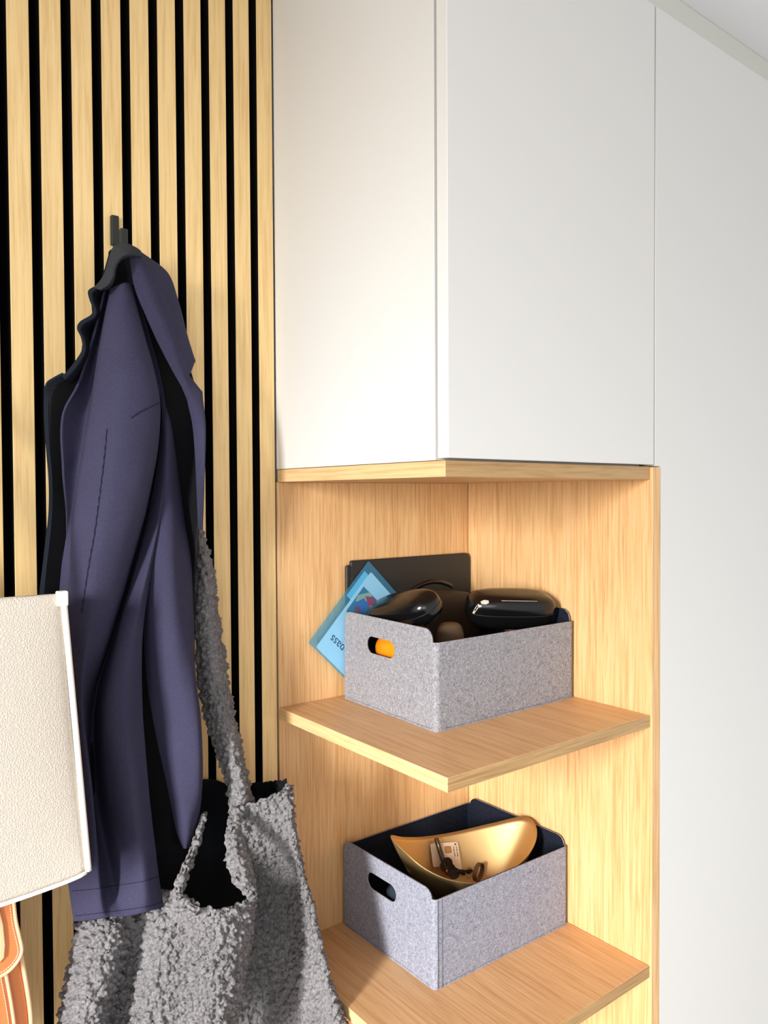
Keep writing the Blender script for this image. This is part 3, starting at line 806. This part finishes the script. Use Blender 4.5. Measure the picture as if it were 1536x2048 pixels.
# far sleeve (behind, to the right)
C0 = [(317, 790, .036), (322, 850, .05), (312, 940, .055), (296, 1040, .06), (284, 1130, .07), (286, 1240, .075), (292, 1350, .075), (304, 1430, .08), (320, 1510, .085), (338, 1590, .088), (353, 1665, .088), (366, 1697, .088)]
C1 = [(318, 790, .036), (330, 848, .06), (328, 940, .075), (320, 1040, .09), (310, 1130, .10), (312, 1240, .105), (320, 1350, .105), (332, 1430, .105), (344, 1510, .11), (356, 1590, .11), (364, 1665, .105), (370, 1697, .10)]
C2 = [(320, 790, .036), (338, 848, .06), (340, 940, .075), (345, 1040, .095), (345, 1130, .112), (350, 1240, .12), (356, 1350, .125), (366, 1430, .125), (376, 1510, .125), (380, 1590, .12), (378, 1660, .11), (374, 1696, .10)]
C3 = [(321, 790, .036), (342, 848, .05), (350, 940, .06), (362, 1040, .08), (372, 1130, .095), (380, 1240, .105), (385, 1350, .125), (394, 1430, .13), (399, 1510, .13), (398, 1590, .12), (389, 1655, .10), (378, 1694, .095)]
C4 = [(322, 790, .036), (344, 848, .035), (356, 940, .045), (370, 1040, .065), (384, 1130, .08), (388, 1240, .085), (391, 1350, .11), (401, 1430, .115), (405, 1510, .115), (403, 1590, .105), (393, 1652, .085), (380, 1692, .085)]
o = link('sleeve', loft_mesh([C0, C1, C2, C3, C4], 60, 120, .0018, 9, True), M_navy, coat); solid(o, .003)
# right front with its lapel notch
D0 = [(258, 512, .095), (268, 572, .09), (288, 625, .09), (318, 690, .09), (345, 742, .09), (362, 772, .09), (374, 800, .09), (386, 860, .092), (392, 960, .092), (396, 1060, .09)]
D1 = [(272, 506, .098), (296, 560, .098), (318, 615, .098), (345, 680, .096), (362, 735, .095), (372, 762, .095), (386, 798, .097), (397, 860, .10), (400, 960, .102), (400, 1060, .10)]
D2 = [(283, 505, .075), (330, 545, .07), (352, 600, .07), (370, 665, .075), (386, 718, .08), (376, 752, .085), (402, 788, .095), (409, 860, .105), (407, 960, .11), (403, 1060, .105)]
D3 = [(286, 506, .06), (336, 546, .052), (356, 600, .052), (373, 664, .056), (391, 722, .065), (379, 751, .075), (405, 784, .085), (412, 860, .10), (409, 960, .107), (405, 1060, .102)]
def sharpen(c, i):
    # extra rows just before and after row i keep that corner crisp
    p, q, r = np.array(c[i - 1], float), np.array(c[i], float), np.array(c[i + 1], float)
    return c[:i] + [tuple(q + (p - q) * .18), tuple(q), tuple(q + (r - q) * .18)] + c[i + 1:]
for k in (6, 5, 4):
    D0, D1, D2, D3 = [sharpen(c, k) for c in (D0, D1, D2, D3)]
o = link('lapel', loft_mesh([D0, D1, D2, D3], 40, 150, .001, 5, True), M_navy, coat); solid(o, .0026)
# collar folded over the hook
E0 = [(272, 494, .085), (254, 486, .085), (240, 486, .08), (226, 494, .08), (217, 518, .078), (209, 545, .075), (199, 562, .07), (187, 574, .066)]
E1 = [(282, 502, .10), (260, 496, .105), (243, 498, .105), (232, 508, .10), (223, 528, .095), (216, 548, .09), (206, 565, .085), (194, 577, .08)]
E2 = [(284, 512, .105), (262, 509, .115), (247, 511, .115), (237, 520, .112), (230, 534, .108), (226, 552, .10), (217, 568, .095), (204, 578, .09)]
E3 = [(280, 517, .09), (262, 514, .10), (249, 517, .105), (240, 524, .10), (233, 538, .095), (230, 556, .09), (223, 572, .085), (212, 580, .08)]
o = link('collar', loft_mesh([E0, E1, E2, E3], 24, 70, .001, 2, True), M_collar, coat); solid(o, .003)
# wavy facing down the left edge
Fo = [(188, 573, .066), (176, 582, .066), (179, 600, .066), (186, 618, .066), (181, 630, .066), (160, 643, .066), (154, 657, .066), (162, 676, .066), (164, 698, .066), (151, 721, .066), (134, 742, .066), (124, 752, .066)]
Fm = [(200, 575, .075), (187, 586, .07), (188, 603, .07), (194, 622, .074), (189, 636, .074), (170, 648, .072), (163, 660, .07), (170, 678, .07), (172, 702, .072), (160, 727, .072), (142, 750, .07), (132, 760, .07)]
Fi = [(216, 580, .05), (204, 592, .045), (202, 608, .045), (206, 628, .045), (198, 644, .045), (186, 656, .045), (180, 666, .045), (184, 684, .045), (184, 708, .045), (172, 734, .045), (156, 758, .045), (144, 768, .045)]
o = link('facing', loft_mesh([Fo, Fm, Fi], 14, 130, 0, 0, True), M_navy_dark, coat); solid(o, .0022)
Go = [(128, 748, .066), (108, 758, .064), (94, 768, .062), (88, 795, .062), (88, 840, .062), (92, 900, .06), (97, 960, .06), (97, 1020, .06), (91, 1080, .06), (84, 1140, .06), (78, 1200, .06), (80, 1290, .06)]
Gi = [(136, 760, .06), (116, 768, .06), (104, 778, .06), (98, 800, .064), (97, 840, .064), (100, 900, .062), (105, 960, .062), (105, 1020, .062), (100, 1080, .062), (93, 1140, .062), (88, 1200, .062), (90, 1290, .062)]
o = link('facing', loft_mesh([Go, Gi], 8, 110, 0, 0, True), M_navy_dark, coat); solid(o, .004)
# seams
import mathutils.bvhtree as bvh
def drape_line(src, pts, n=60, lift=.0004):
    """points of the sheet 'src' met when looking along the photo line pts"""
    me = src.data; w = Vector(src['_w'])
    t = bvh.BVHTree.FromPolygons([v.co + w for v in me.vertices], [tuple(p.vertices) for p in me.polygons])
    P = arc_res([(x, y) for x, y in pts], n); out = []
    for x, y in P:
        d = (Vector(at(x, y, .1)) - Vector(CAM)).normalized()
        h = t.ray_cast(Vector(CAM), d)
        if h[0] is not None: out.append(h[0] - d * lift)
    return out
sleeve = [c for c in coat.children if c.name.startswith('sleeve')][0]
for pts, r in (([(214, 858), (208, 920), (200, 985), (190, 1060), (176, 1140), (163, 1225)], .0011), ([(319, 806), (300, 814), (280, 824), (262, 836)], .0009), ([(144, 1782), (190, 1778), (240, 1770), (290, 1762), (318, 1752)], .0006), ([(150, 1832), (200, 1826), (250, 1820), (300, 1812), (326, 1803)], .0006)):
    ln = drape_line(sleeve, pts)
    if len(ln) > 3: link('seam', tube([p + Vector((.0005 * math.sin(k * 1.9), 0, 0)) for k, p in enumerate(ln)], [r * (.75 + .3 * math.sin(k * 2.3)) for k in range(len(ln))], 6), M_navy_thread, sleeve)

# ------------------------------------------------------------------ teddy fleece tote bag
tote = thing('teddy_tote', 'grey teddy fleece tote bag hanging behind the navy coat', 'bag', tuple(at(400, 2040, .08)))
tx = bpy.data.textures.new('boucle', 'VORONOI'); tx.noise_scale = .0095; tx.distance_metric = 'DISTANCE'; tx.noise_intensity = 1.3
tx2 = bpy.data.textures.new('boucle_fine', 'VORONOI'); tx2.noise_scale = .0055
def teddy(name, curves, nu, nv, t=.006, k=1.0, mat=None, seed=0):
    o = link(name, loft_mesh(curves, nu, nv, .002, seed, True), mat or M_teddy, tote)
    for tex, st in ((tx, -.0095 * k), (tx2, -.0050 * k)):
        m = o.modifiers.new('curl', 'DISPLACE'); m.texture = tex; m.strength = st; m.mid_level = .55; m.texture_coords = 'LOCAL'
    solid(o, t); return o
# front
T = [
    [(190, 1790, .03), (150, 1850, .05), (141, 1910, .05), (124, 1985, .05), (108, 2060, .05), (92, 2150, .05)],
    [(215, 1790, .045), (185, 1850, .09), (175, 1915, .10), (160, 1990, .105), (145, 2060, .105), (130, 2150, .105)],
    [(250, 1785, .05), (232, 1850, .11), (222, 1920, .118), (205, 1995, .118), (190, 2060, .118), (175, 2150, .118)],
    [(285, 1780, .05), (272, 1850, .08), (262, 1920, .072), (240, 2000, .07), (228, 2060, .07), (215, 2150, .07)],
    [(320, 1780, .07), (315, 1850, .12), (305, 1925, .125), (292, 2000, .125), (283, 2060, .125), (272, 2150, .125)],
    [(352, 1785, .135), (358, 1850, .142), (358, 1925, .146), (355, 2000, .146), (350, 2060, .146), (345, 2150, .146)],
    [(390, 1812, .175), (395, 1860, .172), (394, 1930, .172), (392, 2000, .172), (390, 2060, .172), (388, 2150, .172)],
    [(432, 1824, .195), (432, 1870, .192), (430, 1935, .192), (427, 2000, .192), (424, 2060, .192), (420, 2150, .192)],
    [(482, 1808, .195), (478, 1860, .192), (470, 1930, .19), (460, 2000, .19), (452, 2060, .188), (445, 2150, .188)],
    [(510, 1786, .175), (504, 1850, .165), (492, 1925, .16), (478, 2000, .158), (468, 2060, .158), (460, 2150, .158)],
    [(506, 1780, .11), (500, 1850, .10), (490, 1925, .10), (478, 2000, .10), (468, 2060, .10), (460, 2150, .10)],
]
teddy('front_panel', T, 420, 260, .003, 1, None, 1)
T2 = [
    [(462, 1640, .105), (478, 1690, .085), (492, 1745, .06), (498, 1800, .05), (490, 1880, .05), (478, 1960, .05), (462, 2060, .05), (450, 2150, .05)],
    [(492, 1612, .115), (508, 1670, .095), (524, 1740, .065), (536, 1800, .055), (542, 1880, .055), (545, 1960, .06), (548, 2060, .07), (550, 2150, .07)],
    [(520, 1604, .130), (540, 1665, .115), (558, 1735, .085), (574, 1800, .075), (588, 1880, .08), (600, 1960, .11), (612, 2060, .13), (620, 2150, .13)],
    [(552, 1590, .150), (566, 1655, .14), (582, 1730, .12), (600, 1800, .12), (618, 1880, .135), (636, 1960, .17), (655, 2060, .185), (670, 2150, .185)],
    [(576, 1572, .155), (584, 1645, .155), (598, 1725, .155), (617, 1800, .165), (637, 1880, .18), (660, 1975, .197), (690, 2060, .20), (712, 2150, .20)],
    [(583, 1572, .13), (589, 1645, .125), (604, 1725, .13), (622, 1800, .14), (643, 1885, .155), (668, 1980, .17), (698, 2060, .175), (720, 2150, .175)],
]
teddy('side_panel', T2, 240, 340, .003, 1, None, 4)
TS = [
    [(262, 600, .008), (300, 760, .008), (330, 900, .008), (366, 1020, .012), (386, 1110, .03), (386, 1240, .05), (396, 1380, .055), (424, 1490, .06), (452, 1570, .07), (458, 1640, .09)],
    [(270, 600, .012), (309, 760, .012), (342, 900, .012), (380, 1030, .022), (404, 1120, .05), (410, 1240, .075), (428, 1380, .085), (452, 1490, .098), (474, 1570, .11), (482, 1640, .115)],
    [(278, 600, .012), (319, 760, .012), (354, 900, .012), (392, 1036, .022), (418, 1120, .05), (430, 1240, .075), (450, 1380, .085), (472, 1490, .098), (490, 1565, .108), (500, 1625, .11)],
    [(284, 600, .008), (328, 760, .008), (364, 900, .008), (400, 1044, .012), (426, 1126, .03), (442, 1240, .05), (462, 1380, .055), (484, 1490, .065), (500, 1562, .08), (512, 1612, .09)],
]
teddy('strap', TS, 70, 560, .005, .7, None, 7)
TR = [
    [(462, 1612, .10), (452, 1655, .125), (450, 1700, .15), (458, 1745, .172), (474, 1780, .184), (500, 1800, .19)],
    [(480, 1612, .11), (470, 1655, .14), (476, 1700, .168), (488, 1745, .186), (498, 1775, .196), (508, 1798, .198)],
    [(490, 1612, .105), (484, 1655, .13), (496, 1700, .155), (510, 1745, .172), (515, 1772, .182), (513, 1796, .186)],
]
teddy('rim', TR, 60, 160, .006, .7, None, 11)
TL = [
    [(404, 1625, .085), (386, 1680, .105), (362, 1730, .122), (349, 1768, .13), (352, 1800, .142), (392, 1832, .17)],
    [(408, 1628, .10), (393, 1684, .122), (372, 1736, .14), (359, 1772, .15), (364, 1798, .16), (394, 1824, .19)],
    [(413, 1632, .09), (401, 1688, .11), (382, 1742, .128), (370, 1776, .138), (374, 1796, .15), (398, 1816, .18)],
]
teddy('rim', TL, 50, 160, .005, .6, None, 12)
# inside and back
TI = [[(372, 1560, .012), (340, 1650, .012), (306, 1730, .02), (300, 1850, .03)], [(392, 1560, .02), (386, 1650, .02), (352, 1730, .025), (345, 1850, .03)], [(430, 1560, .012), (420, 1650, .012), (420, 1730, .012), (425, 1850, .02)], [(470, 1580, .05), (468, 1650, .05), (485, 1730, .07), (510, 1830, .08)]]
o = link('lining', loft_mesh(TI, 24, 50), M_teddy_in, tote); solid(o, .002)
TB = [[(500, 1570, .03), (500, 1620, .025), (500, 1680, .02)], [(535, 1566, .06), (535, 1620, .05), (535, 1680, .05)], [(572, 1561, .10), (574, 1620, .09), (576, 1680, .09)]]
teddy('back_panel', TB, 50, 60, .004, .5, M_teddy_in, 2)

# ------------------------------------------------------------------ cream leather bag
lb = thing('leather_tote', 'cream pebbled leather tote bag hanging in front of the navy coat', 'bag', tuple(at(60, 1780, .13)))
DB = .172
def bag_sheet(d0, bulge, nu=60, nv=60):
    """front of the bag in wall-parallel coordinates: right edge slants outward, bottom edge curved"""
    tr_, br = at(121, 1187, d0), at(172, 1742, d0)
    vs, fs = [], []
    xl_top, xl_bot = tr_[0] - .33, br[0] - .40
    for i in range(nu):
        u = i / (nu - 1)
        for j in range(nv):
            v = j / (nv - 1)
            x0 = xl_top + (xl_bot - xl_top) * v; x1 = tr_[0] + (br[0] - tr_[0]) * v
            zb = br[2] - .010 * (1 - (2 * (u) - 1) ** 2) ** .55 * 1.0
            if u > .98: zb += .0
            zt = tr_[2]
            x = x0 + (x1 - x0) * u; z = zt + (zb - zt) * v
            b = bulge * math.sin(math.pi * u) ** .5 * (math.sin(math.pi * min(1, v * .9 + .1)) ** .7 if v < 1 else 0)
            vs.append((x, -(d0 + b), z))
    for i in range(nu - 1):
        for j in range(nv - 1):
            a = i * nv + j; fs.append((a, a + 1, a + nv + 1, a + nv))
    me = bpy.data.meshes.new('bag'); me.from_pydata(vs, [], fs)
    for p in me.polygons: p.use_smooth = True
    return me, vs, nu, nv
fm, fv, nu_, nv_ = bag_sheet(DB, .018)
o = link('front_panel', fm, M_cream, lb); solid(o, .003)
bmn, bv, _, _ = bag_sheet(DB - .045, -.022)
o = link('back_panel', bmn, M_cream, lb); solid(o, .003, 1)
# gusset between them
edge = [(0, j) for j in range(nv_)] + [(i, nv_ - 1) for i in range(nu_)] + [(nu_ - 1, j) for j in range(nv_ - 1, -1, -1)]
gv, gf = [], []
for k, (i, j) in enumerate(edge):
    gv += [fv[i * nv_ + j], bv[i * nv_ + j]]
    if k: gf.append((2 * k - 2, 2 * k - 1, 2 * k + 1, 2 * k))
me = bpy.data.meshes.new('g'); me.from_pydata(gv, [], gf); o = link('gusset', me, M_cream, lb, True); solid(o, .0025, 0)
pr = [Vector(fv[(nu_ - 1) * nv_ + j]) + Vector((.0025, -.001, 0)) for j in range(nv_)]
link('piping', tube([p for p in pr], .0036, 10), M_cream_edge, lb)
pbm = [Vector(fv[i * nv_ + nv_ - 1]) + Vector((0, -.001, -.001)) for i in range(nu_)]
link('piping', tube(pbm, .0024, 8), M_cream_edge, lb)
p = pr[0]
link('edge_tab', box(p.x - .0075, p.x + .0045, p.y - .0055, p.y + .004, p.z - .014, p.z + .003, .0015), M_cream_edge, lb)
hx0, hx1 = fv[0][0] + .10, fv[0][0] + .20
zt = fv[0][2]
hp = [(hx0 - .02, -DB - .004, zt - .05), (hx0 - .018, -DB - .004, zt), (hx0 - .01, -DB + .01, zt + .10), (hx0 + .02, -.075, zt + .24), (hx0 + .05, -.06, zt + .285), (hx0 + .08, -.075, zt + .24), (hx1 + .01, -DB + .01, zt + .10), (hx1 + .018, -DB - .004, zt), (hx1 + .02, -DB - .004, zt - .05)]
link('handle', tube([tuple(q) for q in cat_rom(hp, 60)], .006, 10), M_cream_edge, lb)

tag(link('coat_peg', tube([(hx0 + .05, -.0001, zt + .268), (hx0 + .05, -.070, zt + .270), (hx0 + .05, -.076, zt + .290)], .0050, 10), M_hook), kind='structure')  # peg added out of view to carry the cream tote's handle
# ------------------------------------------------------------------ tan satchel
sa = thing('leather_satchel', 'tan leather satchel with stitched flap hanging below the cream tote', 'bag', tuple(at(20, 2048, .06)))
DS = .095
def sx(px, py, d=DS): q = at(px, py, d); return (q[0], q[2])
def plate_xz(lp, y0, t, bev):
    me = flat_shape([lp], t, bev, 3); me.transform(frame_matrix((0, y0, 0), (1, 0, 0), (0, 0, 1), (0, -1, 0)))
    return me
def mirror_left(right, w):
    """close an outline: right-hand edge given top to bottom, left edge its mirror image about the axis x = xr - w/2"""
    ax = max(p[0] for p in right) - w / 2
    return right + [(2 * ax - p[0], p[1]) for p in right[::-1]]
body_r = [sx(22, 1788), sx(40, 1890), sx(54, 1965), sx(63, 2028), sx(64, 2070), sx(60, 2110), sx(48, 2140), sx(25, 2160)]
flap_r = [sx(24, 1780), sx(29, 1830), sx(36, 1862), sx(41, 1885), sx(41, 1897), sx(36, 1910), sx(26, 1924), sx(12, 1937), sx(-6, 1947), sx(-20, 1950)]
bl_ = arc_res(body_r, 40); fl_ = arc_res(flap_r, 40)
WS = .26
sa_body = link('body', plate_xz(mirror_left([tuple(q) for q in bl_], WS), -DS + .032, .060, .010), M_tan, sa, True)
fo = mirror_left([tuple(q) for q in fl_], WS - .02)
sa_flap = link('flap', plate_xz(fo, -DS - .006, .008, .0035), M_tan, sa, True)
def edge_run(pts, off, y, r, name, mat, parent):
    P = np.array(pts); P = P + np.array(off)
    link(name, tube([(p[0], y, p[1]) for p in P], r, 8), mat, parent)
edge_run(bl_, (-.0004, 0), -DS + .004, .0028, 'piping', M_tan_edge, sa_body)
edge_run(fl_, (-.0010, .0004), -DS - .0095, .0022, 'piping', M_tan_edge, sa_flap)
# stitches along the flap, inset
def stitch_run(P, inset, y, name, parent):
    P = np.array(P); bm = bmesh.new()
    s = np.r_[0, np.cumsum(np.hypot(*np.diff(P, axis=0).T))]
    t = 0.002
    while t < s[-1] - .003:
        a = [np.interp(t, s, P[:, 0]), np.interp(t, s, P[:, 1])]; b = [np.interp(t + .0022, s, P[:, 0]), np.interp(t + .0022, s, P[:, 1])]
        d = np.subtract(b, a); d /= np.linalg.norm(d); nrm = np.array([d[1], -d[0]]); nrm = nrm if nrm[0] < 0 or (abs(nrm[0]) < .3 and nrm[1] > 0) else -nrm
        a = a + nrm * inset; b = b + nrm * inset
        m = tube([(a[0], y, a[1]), (b[0], y, b[1])], .0004, 5); bm.from_mesh(m); bpy.data.meshes.remove(m); t += .0034
    o = link(name, bm_mesh(bm), M_thread, parent); o['kind'] = 'stuff'
stitch_run(fl_, .0052, -DS - .0103, 'stitching', sa_flap)
pk = [sx(7, 1938), sx(14, 1975), sx(20, 2010), sx(25, 2050), sx(24, 2090), sx(10, 2120)]
pk_ = arc_res(pk, 40)
sa_pocket = link('pocket', plate_xz(mirror_left([tuple(q) for q in pk_], WS - .07), -DS - .0005, .010, .004), M_tan, sa, True)
edge_run(pk_, (.001, 0), -DS - .004, .0022, 'piping', M_tan_edge, sa_pocket)
stitch_run(pk_, .005, -DS - .0062, 'stitching', sa_pocket)
# closing strap with its eyelet on the flap
tb = [sx(-8, 1800), sx(2, 1840), sx(6, 1880), sx(4, 1905), sx(-8, 1918), sx(-22, 1905), sx(-26, 1800)]
link('tab', plate_xz([tuple(q) for q in tb], -DS - .0115, .004, .0015), M_tan_edge, sa, True)
# shoulder strap, rising behind the cream tote
ax_ = max(p[0] for p in flap_r) - (WS - .02) / 2
for s_ in (-1, 1):
    q = [(ax_ + s_ * .105, -DS + .03, flap_r[0][1] - .01), (ax_ + s_ * .09, -.06, flap_r[0][1] + .14), (ax_ + s_ * .03, -.02, flap_r[0][1] + .55)]
    link('strap', tube([tuple(v) for v in cat_rom(q, 30)], .005, 8), M_tan, sa)

for o in bpy.data.objects:
    if '_w' in o: del o['_w']
